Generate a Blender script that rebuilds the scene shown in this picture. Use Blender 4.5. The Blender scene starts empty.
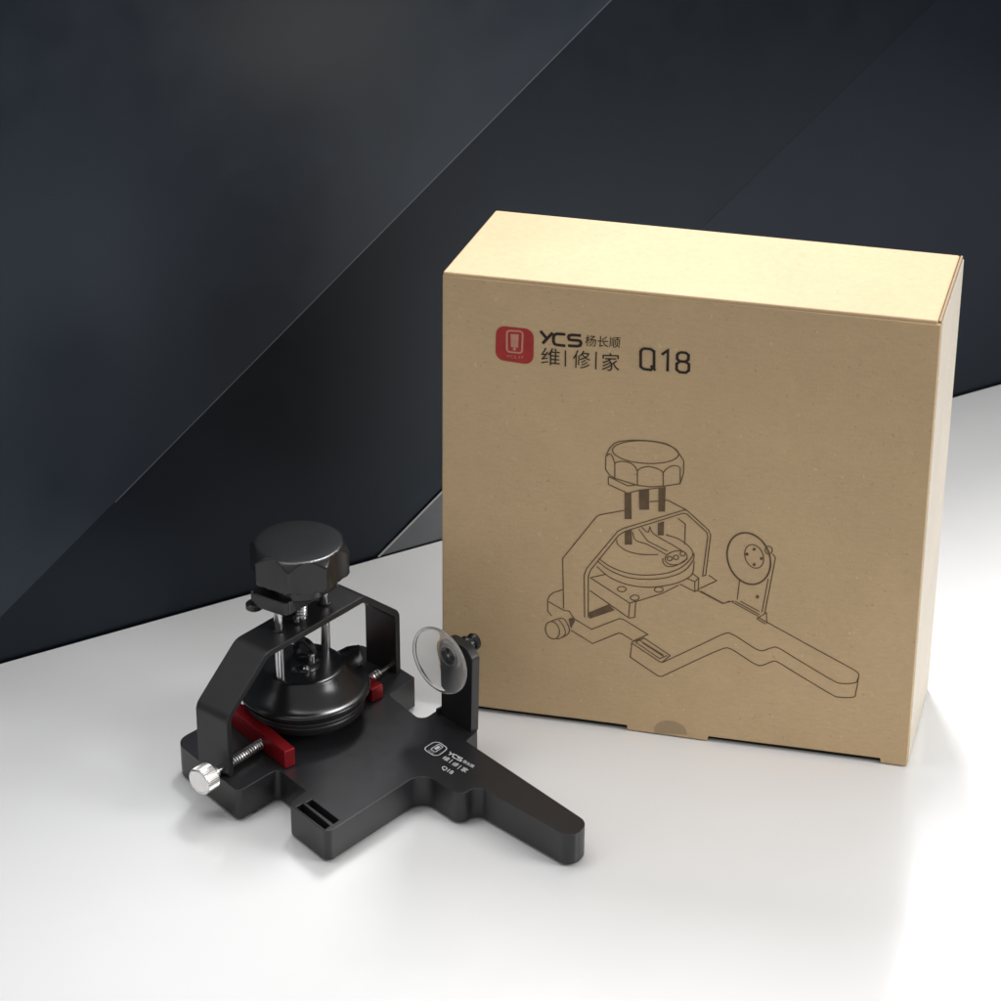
import bpy, bmesh, math, random
from mathutils import Vector, Matrix, noise as mnoise
from math import sin, cos, pi, radians, atan2, hypot
# One Blender unit is 10 cm.
DRAW_LINES= [[(1.001,1.3621),(0.9991,1.354),(0.9938,1.3459),(0.9854,1.3381),(0.9741,1.3307),(0.96,1.3239),(0.9436,1.3179),(0.9252,1.3129),(0.9053,1.3089),(0.8844,1.306),(0.8629,1.3044),(0.8415,1.304),(0.8207,1.305),(0.801,1.3071),(0.7828,1.3105),(0.7666,1.315),(0.7529,1.3206),(0.7419,1.327),(0.734,1.3341),(0.7293,1.3417),(0.7279,1.3497),(0.7299,1.3578),(0.7353,1.3659),(0.7438,1.3738),(0.7553,1.3811),(0.7695,1.3879),(0.7861,1.3939),(0.8045,1.3989),(0.8244,1.4028),(0.8453,1.4056),(0.8667,1.4072),(0.8879,1.4075),(0.9086,1.4066),(0.9282,1.4044),(0.9463,1.401),(0.9623,1.3965),(0.976,1.391),(0.9869,1.3847),(0.9948,1.3776),(0.9995,1.37),(1.001,1.3621)],[(0.7008,1.3173),(0.7014,1.3188),(0.7021,1.3207),(0.703,1.3231),(0.704,1.3257),(0.7051,1.3287),(0.7064,1.3318),(0.7076,1.3352),(0.7089,1.339),(0.7103,1.343),(0.712,1.3473),(0.7141,1.3516),(0.7167,1.3561),(0.7197,1.3607),(0.7231,1.3658),(0.7269,1.371),(0.7311,1.3761),(0.7357,1.3807),(0.7409,1.3847),(0.7467,1.388),(0.7529,1.3907),(0.7596,1.393),(0.7667,1.3951),(0.7742,1.397),(0.782,1.3988),(0.7901,1.4006),(0.7986,1.4023),(0.8074,1.4038),(0.8165,1.4051),(0.8259,1.4062),(0.8354,1.4072),(0.8453,1.408),(0.8555,1.4087),(0.866,1.4092),(0.8766,1.4095),(0.887,1.4095),(0.8971,1.4092),(0.9072,1.4087),(0.9174,1.4081),(0.9275,1.4072),(0.9373,1.4059),(0.9465,1.4041),(0.9549,1.4017),(0.9625,1.3986),(0.9694,1.3949),(0.9757,1.3907),(0.9816,1.3862),(0.9872,1.3813),(0.9926,1.3762),(0.998,1.3704),(1.0033,1.3637),(1.0083,1.3566),(1.0128,1.3499),(1.0165,1.3442),(1.0193,1.3402)],[(0.7008,1.3173),(0.7012,1.2574),(0.7192,1.2318),(0.7403,1.2206),(0.8349,1.2),(0.8864,1.1991),(0.9417,1.2089),(1.0114,1.2288),(1.023,1.2764),(1.0227,1.3342),(1.0193,1.3402)],[(0.7388,1.2898),(0.74,1.2907),(0.7415,1.2919),(0.7434,1.2934),(0.7456,1.295),(0.7482,1.2965),(0.7511,1.2977),(0.7545,1.2989),(0.7583,1.3),(0.7625,1.301),(0.7669,1.3018),(0.7714,1.3024),(0.7759,1.3027),(0.7806,1.3026),(0.7857,1.3022),(0.7908,1.3016),(0.7959,1.3007),(0.8007,1.2995),(0.805,1.298),(0.809,1.296),(0.8126,1.2934),(0.8161,1.2906),(0.8192,1.2876),(0.822,1.2847),(0.8245,1.282),(0.8267,1.2793),(0.8285,1.2765),(0.83,1.2737),(0.8313,1.2711),(0.8323,1.2689),(0.8332,1.2674)],[(0.8332,1.2674),(0.835,1.2691),(0.8374,1.2715),(0.8403,1.2744),(0.8436,1.2774),(0.8472,1.2802),(0.851,1.2825),(0.8552,1.2845),(0.8598,1.2865),(0.8647,1.2882),(0.8697,1.2898),(0.8748,1.2909),(0.8797,1.2916),(0.8847,1.2918),(0.8897,1.2915),(0.8948,1.2908),(0.8997,1.2899),(0.9044,1.2889),(0.9088,1.2879),(0.9129,1.2867),(0.9168,1.2854),(0.9204,1.284),(0.9238,1.2825),(0.9269,1.2809),(0.9297,1.2794),(0.9321,1.2779),(0.9343,1.2762),(0.9361,1.2745),(0.9376,1.2729),(0.9389,1.2715),(0.9399,1.2706)],[(0.9399,1.2706),(0.9413,1.2728),(0.9433,1.276),(0.9457,1.2798),(0.9484,1.2837),(0.9512,1.2875),(0.9541,1.2908),(0.9571,1.2936),(0.9604,1.2964),(0.9638,1.299),(0.9673,1.3014),(0.9709,1.3035),(0.9743,1.3052),(0.9778,1.3066),(0.9814,1.3076),(0.985,1.3083),(0.9885,1.3087),(0.9918,1.3088),(0.9948,1.3087),(0.9975,1.3081),(1.0,1.307),(1.0023,1.3056),(1.0044,1.3041),(1.0061,1.3029),(1.0073,1.302)],[(0.705,1.3178),(0.7061,1.3194),(0.7077,1.3219),(0.7095,1.3246),(0.7115,1.3272),(0.7136,1.3293),(0.7155,1.3302),(0.7174,1.3301),(0.7194,1.3294),(0.7214,1.3281),(0.7234,1.3262),(0.7254,1.3237),(0.7274,1.3206),(0.7294,1.3163),(0.7316,1.3108),(0.7338,1.3046),(0.7359,1.2986),(0.7376,1.2934),(0.7388,1.2898)],[(0.7388,1.2898),(0.7403,1.2206)],[(0.8332,1.2674),(0.8349,1.2)],[(0.9399,1.2706),(0.9417,1.2089)],[(1.009,1.3022),(1.0114,1.2288)],[(0.7135,1.2265),(0.7142,1.1894),(0.7959,1.1578),(0.8412,1.1776),(0.9279,1.1997)],[(0.7152,1.2248),(0.7951,1.1922),(0.8282,1.2001)],[(0.5352,0.5737),(0.5278,0.8152),(0.6686,1.0337),(0.681,1.0428),(0.7852,1.077)],[(0.8883,1.1295),(0.9626,1.1465),(1.0425,1.1102),(1.1366,1.0289),(1.1457,1.0066),(1.1319,0.8154),(1.1171,0.8086)],[(0.626,0.5423),(0.6202,0.7458),(0.6307,0.781),(0.7582,0.9745),(0.783,0.992),(1.0302,1.1086),(1.0442,1.1104)],[(0.6415,0.5445),(0.6381,0.7434),(0.6478,0.7756),(0.7628,0.9562),(0.7875,0.9774),(1.0265,1.0932),(1.0431,1.0925),(1.1287,1.0185),(1.1336,0.9985),(1.1195,0.8137)],[(1.0066,1.0682),(1.0389,1.0443),(1.0396,0.9483)],[(0.7548,0.9343),(0.7551,0.9318),(0.7552,0.9285),(0.7555,0.9245),(0.7563,0.9201),(0.7581,0.9156),(0.7612,0.9114),(0.7659,0.907),(0.7717,0.9023),(0.7785,0.8974),(0.786,0.8928),(0.794,0.8887),(0.8023,0.8854),(0.811,0.883),(0.8203,0.881),(0.8302,0.8796),(0.8404,0.8787),(0.8508,0.8782),(0.8615,0.8781),(0.8732,0.8787),(0.8862,0.88),(0.8996,0.8818),(0.912,0.8836),(0.9226,0.8853),(0.9302,0.8863)],[(0.6807,0.8357),(0.6856,0.8321),(0.6922,0.8271),(0.7001,0.8211),(0.7089,0.8148),(0.7183,0.8088),(0.728,0.8038),(0.7381,0.7993),(0.7489,0.7951),(0.7603,0.7911),(0.7721,0.7876),(0.7842,0.7846),(0.7963,0.7823),(0.8083,0.7805),(0.8205,0.7793),(0.8329,0.7785),(0.8456,0.7784),(0.8587,0.7789),(0.8725,0.7801),(0.8872,0.7821),(0.903,0.7848),(0.9192,0.7882),(0.9353,0.7921),(0.9506,0.7965),(0.9646,0.8013),(0.9775,0.8066),(0.9897,0.8126),(1.0011,0.819),(1.0118,0.8258),(1.0217,0.8328),(1.0306,0.8398),(1.0387,0.8472),(1.0459,0.8551),(1.0524,0.8632),(1.058,0.8712),(1.0628,0.8787),(1.0668,0.8856),(1.07,0.8917),(1.0724,0.8972),(1.074,0.9022),(1.0748,0.9071),(1.0749,0.912),(1.074,0.9169),(1.0723,0.9221),(1.0697,0.9273),(1.0662,0.9324),(1.0621,0.9375),(1.0573,0.9424),(1.0522,0.9471),(1.0464,0.9518),(1.0398,0.9565),(1.0327,0.961),(1.0251,0.9653),(1.0174,0.9692),(1.0096,0.9727),(1.0011,0.9756),(0.9915,0.9782),(0.9817,0.9804),(0.9725,0.9822),(0.9647,0.9837),(0.9591,0.9849)],[(0.6767,0.8208),(0.6821,0.8168),(0.6892,0.811),(0.6978,0.8042),(0.7074,0.7971),(0.7177,0.7904),(0.7284,0.7846),(0.7396,0.7796),(0.7519,0.7747),(0.7648,0.7701),(0.7781,0.7661),(0.7917,0.7628),(0.8053,0.7604),(0.8189,0.759),(0.8329,0.7584),(0.8471,0.7585),(0.8614,0.7593),(0.8757,0.7606),(0.8898,0.7623),(0.904,0.7645),(0.9185,0.7673),(0.9329,0.7705),(0.947,0.7743),(0.9607,0.7786),(0.9736,0.7833),(0.9859,0.7886),(0.998,0.7943),(1.0095,0.8005),(1.0204,0.8072),(1.0305,0.8143),(1.0396,0.822),(1.0478,0.8305),(1.0552,0.8399),(1.0619,0.8499),(1.0676,0.8598),(1.0724,0.8691),(1.0762,0.8774),(1.0787,0.8849),(1.0798,0.892),(1.08,0.8986),(1.0797,0.9044),(1.0793,0.9093),(1.0792,0.9129)],[(0.6729,0.7963),(0.6788,0.7912),(0.6867,0.7838),(0.6962,0.7752),(0.7067,0.7663),(0.7179,0.7579),(0.7291,0.751),(0.7406,0.7454),(0.7529,0.7403),(0.7658,0.7357),(0.779,0.7318),(0.7925,0.7285),(0.8061,0.7258),(0.8198,0.7239),(0.8338,0.7226),(0.848,0.722),(0.8624,0.722),(0.8767,0.7227),(0.8909,0.724),(0.9052,0.7261),(0.9199,0.729),(0.9345,0.7327),(0.9487,0.7367),(0.9623,0.7409),(0.9747,0.7451),(0.9861,0.7492),(0.9966,0.7535),(1.0064,0.758),(1.0156,0.7627),(1.0243,0.7678),(1.0328,0.7732),(1.0412,0.7788),(1.0494,0.7846),(1.0572,0.7907),(1.0643,0.7972),(1.0703,0.8044),(1.0751,0.8125),(1.0783,0.8223),(1.0801,0.834),(1.0809,0.8463),(1.0811,0.8581),(1.0811,0.8681),(1.0813,0.8752)],[(0.8211,0.9781),(0.8222,0.9739),(0.8232,0.9679),(0.8247,0.9609),(0.8269,0.9537),(0.8301,0.9472),(0.8346,0.942),(0.8407,0.9386),(0.8481,0.9363),(0.8566,0.9346),(0.8658,0.9331),(0.8755,0.931),(0.8854,0.9279),(0.8964,0.9233),(0.9089,0.9176),(0.9219,0.9114),(0.9343,0.9054),(0.9452,0.9),(0.9534,0.8961),(0.9587,0.8936),(0.9617,0.8922),(0.9632,0.8915),(0.9637,0.8913),(0.9639,0.8912),(0.9645,0.8909)],[(0.8459,0.9955),(0.885,0.9439),(0.9698,0.9078)],[(0.8914,1.0156),(0.8924,1.0126),(0.8937,1.0083),(0.8953,1.0033),(0.8972,0.998),(0.8995,0.993),(0.9022,0.9887),(0.9048,0.9855),(0.9074,0.9828),(0.9103,0.9805),(0.9141,0.978),(0.9192,0.975),(0.9261,0.9711),(0.9358,0.966),(0.948,0.9599),(0.9615,0.9533),(0.9752,0.9466),(0.9879,0.9405),(0.9983,0.9353),(1.0065,0.9309),(1.0137,0.9269),(1.0198,0.9234),(1.0249,0.9205),(1.0291,0.918),(1.0323,0.9161)],[(0.8582,1.0065),(0.8611,1.0038),(0.8655,0.9996),(0.8705,0.9949),(0.8756,0.9905),(0.8803,0.9873),(0.8838,0.9863),(0.8862,0.9881),(0.888,0.9921),(0.8893,0.9973),(0.8902,1.0029),(0.8909,1.0077),(0.8915,1.0109)],[(1.0511,0.8984),(1.0516,0.8934),(1.051,0.8881),(1.0493,0.8826),(1.0465,0.8771),(1.0428,0.8717),(1.0381,0.8665),(1.0326,0.8617),(1.0264,0.8573),(1.0197,0.8536),(1.0127,0.8505),(1.0055,0.8482),(0.9984,0.8467),(0.9914,0.8461),(0.9847,0.8463),(0.9786,0.8474),(0.9731,0.8493),(0.9685,0.852),(0.9648,0.8554),(0.962,0.8595),(0.9604,0.8641),(0.9599,0.8691),(0.9605,0.8744),(0.9623,0.8799),(0.9651,0.8854),(0.9689,0.8908),(0.9736,0.896),(0.9791,0.9008),(0.9853,0.9051),(0.9919,0.9089),(0.9989,0.9119),(1.0061,0.9142),(1.0133,0.9157),(1.0202,0.9163),(1.0269,0.9161),(1.033,0.915),(1.0384,0.9131),(1.043,0.9104),(1.0467,0.907),(1.0495,0.9029),(1.0511,0.8984)],[(0.9499,0.8718),(0.9501,0.8692),(0.9501,0.8654),(0.9502,0.861),(0.9507,0.8564),(0.9516,0.8521),(0.9531,0.8485),(0.9554,0.8453),(0.9581,0.8423),(0.9614,0.8395),(0.9651,0.8373),(0.9692,0.8357),(0.9737,0.835),(0.9787,0.8352),(0.9842,0.836),(0.9901,0.8376),(0.9963,0.8398),(1.0028,0.8428),(1.0094,0.8465),(1.0169,0.8517),(1.0254,0.8585),(1.0341,0.866),(1.0423,0.8733),(1.0493,0.8796),(1.0543,0.8839)],[(0.9901,0.8753),(0.9892,0.8707),(0.9863,0.8666),(0.982,0.864),(0.9771,0.8634),(0.9727,0.8648),(0.9696,0.868),(0.9684,0.8724),(0.9693,0.8771),(0.9722,0.8811),(0.9765,0.8837),(0.9813,0.8844),(0.9858,0.8829),(0.9889,0.8797),(0.9901,0.8753)],[(1.0166,0.8846),(1.0157,0.8799),(1.0128,0.8759),(1.0085,0.8733),(1.0037,0.8727),(0.9993,0.8741),(0.9961,0.8773),(0.9949,0.8817),(0.9959,0.8863),(0.9987,0.8904),(1.003,0.893),(1.0079,0.8936),(1.0123,0.8922),(1.0154,0.889),(1.0166,0.8846)],[(1.0435,0.9053),(1.0426,0.9006),(1.0397,0.8966),(1.0355,0.894),(1.0306,0.8934),(1.0262,0.8948),(1.0231,0.898),(1.0219,0.9024),(1.0228,0.907),(1.0257,0.9111),(1.03,0.9136),(1.0348,0.9143),(1.0392,0.9129),(1.0423,0.9096),(1.0435,0.9053)],[(0.6442,0.7394),(0.8167,0.6373),(0.8419,0.6505)],[(0.8167,0.6373),(0.814,0.5687)],[(0.8419,0.6505),(0.8395,0.5723),(0.8142,0.5638)],[(0.6452,0.6767),(0.8141,0.5658)],[(0.6527,0.7406),(0.7118,0.7631)],[(0.8419,0.6476),(0.9507,0.7013),(1.0208,0.7524)],[(0.7998,0.7028),(0.799,0.6988),(0.7964,0.6949),(0.7924,0.6916),(0.7872,0.6891),(0.7815,0.6877),(0.7757,0.6875),(0.7704,0.6886),(0.7662,0.6908),(0.7635,0.6939),(0.7625,0.6976),(0.7633,0.7016),(0.7659,0.7055),(0.77,0.7088),(0.7751,0.7113),(0.7809,0.7127),(0.7867,0.7129),(0.7919,0.7118),(0.7961,0.7096),(0.7988,0.7065),(0.7998,0.7028)],[(0.8559,0.6689),(0.855,0.6649),(0.8525,0.661),(0.8484,0.6577),(0.8433,0.6552),(0.8375,0.6538),(0.8318,0.6536),(0.8265,0.6546),(0.8223,0.6568),(0.8196,0.66),(0.8186,0.6637),(0.8194,0.6677),(0.822,0.6716),(0.826,0.675),(0.8312,0.6775),(0.8369,0.6789),(0.8427,0.679),(0.8479,0.678),(0.8521,0.6758),(0.8548,0.6726),(0.8559,0.6689)],[(0.956,0.7214),(0.9552,0.7174),(0.9527,0.7135),(0.9487,0.7102),(0.9436,0.7077),(0.9379,0.7063),(0.9321,0.7061),(0.9269,0.7072),(0.9227,0.7094),(0.92,0.7125),(0.919,0.7163),(0.9198,0.7202),(0.9223,0.7241),(0.9263,0.7274),(0.9315,0.7299),(0.9372,0.7313),(0.9429,0.7315),(0.9481,0.7304),(0.9523,0.7282),(0.955,0.7251),(0.956,0.7214)],[(1.0249,0.7577),(1.0889,0.73),(1.1028,0.7396),(1.1033,0.7972),(1.0776,0.8147)],[(1.0889,0.73),(1.0872,0.7778),(1.1033,0.7972)],[(1.0872,0.7778),(1.0558,0.7888)],[(1.1444,0.8171),(1.1787,0.795),(1.1052,0.7447)],[(1.1139,0.7363),(1.2121,0.6893),(1.2366,0.7052)],[(0.5306,0.666),(0.4896,0.6448),(0.4726,0.6268),(0.4659,0.6024),(0.4665,0.5515),(0.484,0.5304)],[(0.4694,0.599),(0.5354,0.5651),(0.5595,0.5645),(0.5807,0.5298),(0.6571,0.4879),(0.7759,0.5573),(0.7931,0.5542),(0.8971,0.496),(0.8345,0.454)],[(0.8298,0.4494),(0.8805,0.4764),(0.9953,0.4062),(0.9622,0.3681),(0.9505,0.3696),(0.8299,0.4439)],[(0.8455,0.4517),(0.9515,0.384),(0.9817,0.4042)],[(0.8637,0.4622),(0.9682,0.3983)],[(0.8469,0.4519),(0.8805,0.4748)],[(0.5677,0.4713),(0.6618,0.4175),(0.7707,0.4843),(0.7857,0.4849),(0.833,0.4578)],[(0.8299,0.4455),(0.8247,0.3735),(0.9471,0.2975),(0.9643,0.2985),(1.1214,0.4086)],[(0.5154,0.4752),(0.5172,0.4688),(0.5183,0.4622),(0.5186,0.4555),(0.5183,0.449),(0.5171,0.4427),(0.5153,0.4368),(0.5128,0.4315),(0.5097,0.4269),(0.506,0.4231),(0.5019,0.4203),(0.4975,0.4184),(0.4928,0.4175),(0.4881,0.4177),(0.4833,0.4189),(0.4786,0.4211),(0.4742,0.4243),(0.4702,0.4284),(0.4665,0.4332),(0.4634,0.4387),(0.461,0.4448),(0.4592,0.4512),(0.4581,0.4578),(0.4577,0.4645),(0.4581,0.471),(0.4593,0.4773),(0.4611,0.4831),(0.4636,0.4884),(0.4668,0.493),(0.4704,0.4968),(0.4745,0.4996),(0.4789,0.5015),(0.4836,0.5024),(0.4883,0.5022),(0.4931,0.501),(0.4977,0.4988),(0.5021,0.4956),(0.5062,0.4915),(0.5098,0.4867),(0.5129,0.4812),(0.5154,0.4752)],[(0.4739,0.4991),(0.4777,0.5013),(0.4831,0.5045),(0.4894,0.5082),(0.4961,0.512),(0.5026,0.5155),(0.5083,0.5181),(0.5134,0.5203),(0.5182,0.5225),(0.5228,0.5244),(0.5273,0.5254),(0.5317,0.5253),(0.5359,0.5235),(0.5402,0.5197),(0.5447,0.5139),(0.549,0.507),(0.5529,0.4995),(0.5561,0.4922),(0.5585,0.4858),(0.5601,0.4801),(0.5613,0.4747),(0.5618,0.4695),(0.5614,0.4643),(0.5601,0.4592),(0.5575,0.454),(0.5531,0.4485),(0.5468,0.4427),(0.5395,0.4368),(0.532,0.4314),(0.5252,0.4268),(0.5198,0.4233),(0.516,0.4213),(0.5129,0.4204),(0.5105,0.4204),(0.5087,0.4208),(0.5072,0.4212),(0.506,0.4213)],[(0.5153,0.5151),(0.5177,0.5121),(0.5212,0.5079),(0.5253,0.503),(0.5296,0.4976),(0.5334,0.492),(0.5364,0.4866),(0.5386,0.481),(0.5406,0.4751),(0.5422,0.469),(0.5433,0.463),(0.5439,0.4573),(0.5437,0.4521),(0.5425,0.4472),(0.5403,0.4424),(0.5374,0.4379),(0.5345,0.4338),(0.5319,0.4305),(0.5302,0.428)],[(0.9647,0.3676),(0.9811,0.3788),(1.0041,0.3946),(1.0311,0.4132),(1.0596,0.4328),(1.0869,0.4516),(1.1107,0.468),(1.1317,0.4829),(1.1522,0.4977),(1.1716,0.5119),(1.1896,0.5247),(1.2055,0.5354),(1.2189,0.5434),(1.2291,0.5482),(1.2361,0.5504),(1.2412,0.5505),(1.2454,0.5493),(1.2499,0.5473),(1.2557,0.5452),(1.2627,0.5428),(1.2699,0.5393),(1.2773,0.5351),(1.285,0.5305),(1.2928,0.5257),(1.3009,0.521),(1.3096,0.516),(1.3188,0.5105),(1.3283,0.5049),(1.3376,0.4994),(1.3462,0.4947),(1.3538,0.491),(1.36,0.4883),(1.3652,0.4863),(1.3697,0.4849),(1.374,0.4843),(1.3784,0.4843),(1.3835,0.485),(1.3892,0.4869),(1.3952,0.49),(1.4014,0.4938),(1.4076,0.4977),(1.4137,0.5013),(1.4193,0.5038),(1.424,0.5059),(1.4278,0.508),(1.4314,0.5096),(1.4356,0.5105),(1.441,0.5101),(1.4485,0.508),(1.4575,0.5044),(1.4674,0.4994),(1.4785,0.4932),(1.4914,0.4858),(1.5063,0.4773),(1.5238,0.4677),(1.5457,0.4558),(1.5723,0.4413),(1.601,0.4256),(1.6293,0.4104),(1.6546,0.3969),(1.6745,0.3869),(1.688,0.3804),(1.6968,0.3763),(1.7027,0.3741),(1.7073,0.3731),(1.7122,0.3729),(1.7192,0.3728),(1.7286,0.3732),(1.7392,0.3745),(1.7502,0.3765),(1.7607,0.379),(1.7698,0.3818),(1.7768,0.3848),(1.7814,0.3884),(1.7841,0.3927),(1.7855,0.3974),(1.7861,0.402),(1.7865,0.4059),(1.787,0.4086)],[(1.1217,0.4094),(1.1325,0.4165),(1.1481,0.4269),(1.1661,0.439),(1.1846,0.4511),(1.2015,0.4617),(1.2144,0.4692),(1.2232,0.4737),(1.2293,0.4763),(1.2337,0.4775),(1.2375,0.4775),(1.2415,0.4767),(1.2467,0.4756),(1.253,0.4738),(1.2594,0.4711),(1.2661,0.4676),(1.2732,0.4635),(1.2808,0.459),(1.289,0.4542),(1.2984,0.4488),(1.3089,0.4422),(1.3199,0.4353),(1.3308,0.4286),(1.3409,0.4228),(1.3496,0.4184),(1.3566,0.4154),(1.3623,0.4132),(1.3673,0.4119),(1.3719,0.4114),(1.3768,0.4117),(1.3824,0.4128),(1.3888,0.4152),(1.3957,0.4191),(1.4029,0.4238),(1.4099,0.4285),(1.4166,0.4328),(1.4225,0.4358),(1.4271,0.4381),(1.4304,0.4403),(1.4333,0.4419),(1.4367,0.4426),(1.4416,0.442),(1.4488,0.4397),(1.4581,0.4356),(1.4685,0.4301),(1.4803,0.4232),(1.4939,0.4152),(1.5095,0.4062),(1.5274,0.3962),(1.5497,0.384),(1.5767,0.3693),(1.6056,0.3536),(1.6339,0.3383),(1.6592,0.325),(1.6786,0.3151),(1.6912,0.3091),(1.6987,0.3058),(1.703,0.3045),(1.7061,0.3044),(1.7097,0.3049),(1.7158,0.3051),(1.7249,0.3053),(1.7355,0.306),(1.7466,0.3072),(1.7574,0.309),(1.7668,0.3112),(1.7739,0.3138),(1.7782,0.3164),(1.7805,0.3191),(1.7814,0.3221),(1.7816,0.3262),(1.7818,0.3317),(1.7825,0.3392),(1.7839,0.3499),(1.7854,0.3637),(1.7868,0.379),(1.788,0.3941),(1.7889,0.4074),(1.7894,0.4175),(1.7895,0.4238),(1.7895,0.4276),(1.7891,0.4298),(1.7883,0.431),(1.7872,0.4321),(1.7855,0.434),(1.7829,0.4367),(1.7793,0.4395),(1.7753,0.4422),(1.7714,0.4446),(1.768,0.4467),(1.7657,0.4482)],[(1.7657,0.4482),(1.5786,0.5369),(1.3617,0.6417)],[(1.0983,0.7382),(1.2058,0.6891),(1.2535,0.7075)],[(1.3865,0.9666),(1.3928,0.9486),(1.3971,0.9298),(1.3992,0.9107),(1.399,0.8917),(1.3965,0.8734),(1.3919,0.8562),(1.3852,0.8405),(1.3765,0.8267),(1.3661,0.8151),(1.3542,0.8061),(1.3412,0.7999),(1.3273,0.7965),(1.3129,0.7962),(1.2984,0.799),(1.2841,0.8047),(1.2703,0.8132),(1.2575,0.8243),(1.2459,0.8377),(1.2359,0.8531),(1.2276,0.8701),(1.2213,0.8883),(1.2171,0.9072),(1.2152,0.9264),(1.2155,0.9453),(1.2181,0.9636),(1.2229,0.9807),(1.2297,0.9962),(1.2384,1.0099),(1.2489,1.0212),(1.2607,1.0301),(1.2737,1.0362),(1.2875,1.0394),(1.3017,1.0396),(1.3161,1.0369),(1.3303,1.0312),(1.3439,1.0228),(1.3566,1.0119),(1.3681,0.9986),(1.3782,0.9834),(1.3865,0.9666)],[(1.3838,0.965),(1.39,0.9474),(1.3942,0.9291),(1.3962,0.9106),(1.3961,0.8922),(1.3938,0.8744),(1.3893,0.8577),(1.3828,0.8424),(1.3745,0.829),(1.3644,0.8178),(1.353,0.8091),(1.3404,0.8031),(1.327,0.7999),(1.313,0.7997),(1.299,0.8024),(1.2851,0.808),(1.2718,0.8163),(1.2594,0.8271),(1.2481,0.8402),(1.2384,0.8552),(1.2303,0.8718),(1.2242,0.8895),(1.2201,0.9078),(1.2182,0.9265),(1.2184,0.9449),(1.2209,0.9626),(1.2255,0.9792),(1.232,0.9943),(1.2405,1.0075),(1.2505,1.0186),(1.2619,1.0271),(1.2745,1.033),(1.2878,1.036),(1.3016,1.0362),(1.3155,1.0335),(1.3293,1.028),(1.3425,1.0198),(1.3548,1.0091),(1.366,0.9962),(1.3757,0.9814),(1.3838,0.965)],[(1.3626,0.952),(1.3655,0.9438),(1.3675,0.9354),(1.3686,0.9268),(1.3687,0.9183),(1.3678,0.9102),(1.366,0.9026),(1.3632,0.8957),(1.3597,0.8897),(1.3553,0.8847),(1.3503,0.8808),(1.3448,0.8783),(1.3389,0.877),(1.3327,0.8771),(1.3265,0.8785),(1.3203,0.8812),(1.3143,0.8852),(1.3087,0.8903),(1.3036,0.8965),(1.2991,0.9035),(1.2954,0.9112),(1.2925,0.9194),(1.2905,0.9279),(1.2895,0.9365),(1.2894,0.9449),(1.2903,0.953),(1.2922,0.9606),(1.2949,0.9675),(1.2985,0.9735),(1.3029,0.9784),(1.3079,0.9822),(1.3134,0.9848),(1.3193,0.986),(1.3254,0.9859),(1.3316,0.9845),(1.3378,0.9818),(1.3437,0.9778),(1.3493,0.9727),(1.3544,0.9666),(1.3589,0.9597),(1.3626,0.952)],[(1.4023,0.9711),(1.4012,0.9628),(1.3974,0.9559),(1.3916,0.9515),(1.3851,0.9506),(1.379,0.9534),(1.3746,0.9593),(1.3728,0.9671),(1.3739,0.9754),(1.3777,0.9823),(1.3834,0.9867),(1.39,0.9876),(1.396,0.9848),(1.4004,0.9789),(1.4023,0.9711)],[(1.2743,0.8176),(1.2673,0.7158)],[(1.3916,0.8336),(1.373,0.67)],[(1.4045,0.9544),(1.4165,0.9366),(1.3845,0.6646)],[(1.2475,0.7019),(1.359,0.648)],[(1.2586,0.7077),(1.3639,0.6565)],[(1.281,0.7108),(1.3617,0.6719)],[(1.352,0.6358),(1.3918,0.67),(1.3957,0.6184)],[(1.352,0.6358),(1.3906,0.6151)]]
DRAW_FILLS= [[(0.7826,1.1571),(0.8108,1.1625),(0.8154,1.0396),(0.7854,1.0357)],[(0.7876,0.9737),(0.8166,0.9917),(0.82,0.9192),(0.789,0.9151)],[(0.8412,1.1776),(0.8842,1.1886),(0.8868,1.0929),(0.846,1.0877)],[(0.9221,1.199),(0.9525,1.2075),(0.9526,1.0921),(0.9252,1.0885)],[(0.9243,1.034),(0.9506,1.0468),(0.9509,0.981),(0.9259,0.9777)],[(0.6402,0.5668),(0.7275,0.62),(0.7537,0.5944),(0.6476,0.5385)],[(0.8743,0.4503),(0.8824,0.4546),(0.9679,0.4061),(0.9613,0.3981)],[(0.5566,0.5264),(0.5805,0.5377),(0.5843,0.517),(0.5676,0.4792)],[(1.3342,0.9662),(1.3331,0.9616),(1.3299,0.9584),(1.3258,0.9579),(1.3224,0.9602),(1.3209,0.9645),(1.322,0.9691),(1.3252,0.9723),(1.3293,0.9728),(1.3327,0.9705)],[(1.3056,0.9395),(1.3046,0.9349),(1.3013,0.9317),(1.2972,0.9311),(1.2938,0.9334),(1.2923,0.9377),(1.2934,0.9424),(1.2966,0.9456),(1.3007,0.9461),(1.3042,0.9438)],[(1.3657,0.9264),(1.3647,0.9217),(1.3615,0.9185),(1.3574,0.918),(1.3539,0.9203),(1.3524,0.9246),(1.3535,0.9292),(1.3567,0.9324),(1.3608,0.933),(1.3643,0.9306)],[(1.3374,0.8945),(1.3363,0.8898),(1.3331,0.8866),(1.329,0.8861),(1.3256,0.8884),(1.3241,0.8927),(1.3252,0.8973),(1.3284,0.9006),(1.3325,0.9011),(1.3359,0.8988)],[(1.3584,0.7431),(1.3572,0.7379),(1.3537,0.7343),(1.3491,0.7336),(1.3452,0.7362),(1.3435,0.7411),(1.3447,0.7463),(1.3483,0.7499),(1.3529,0.7506),(1.3568,0.748)]]
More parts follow.
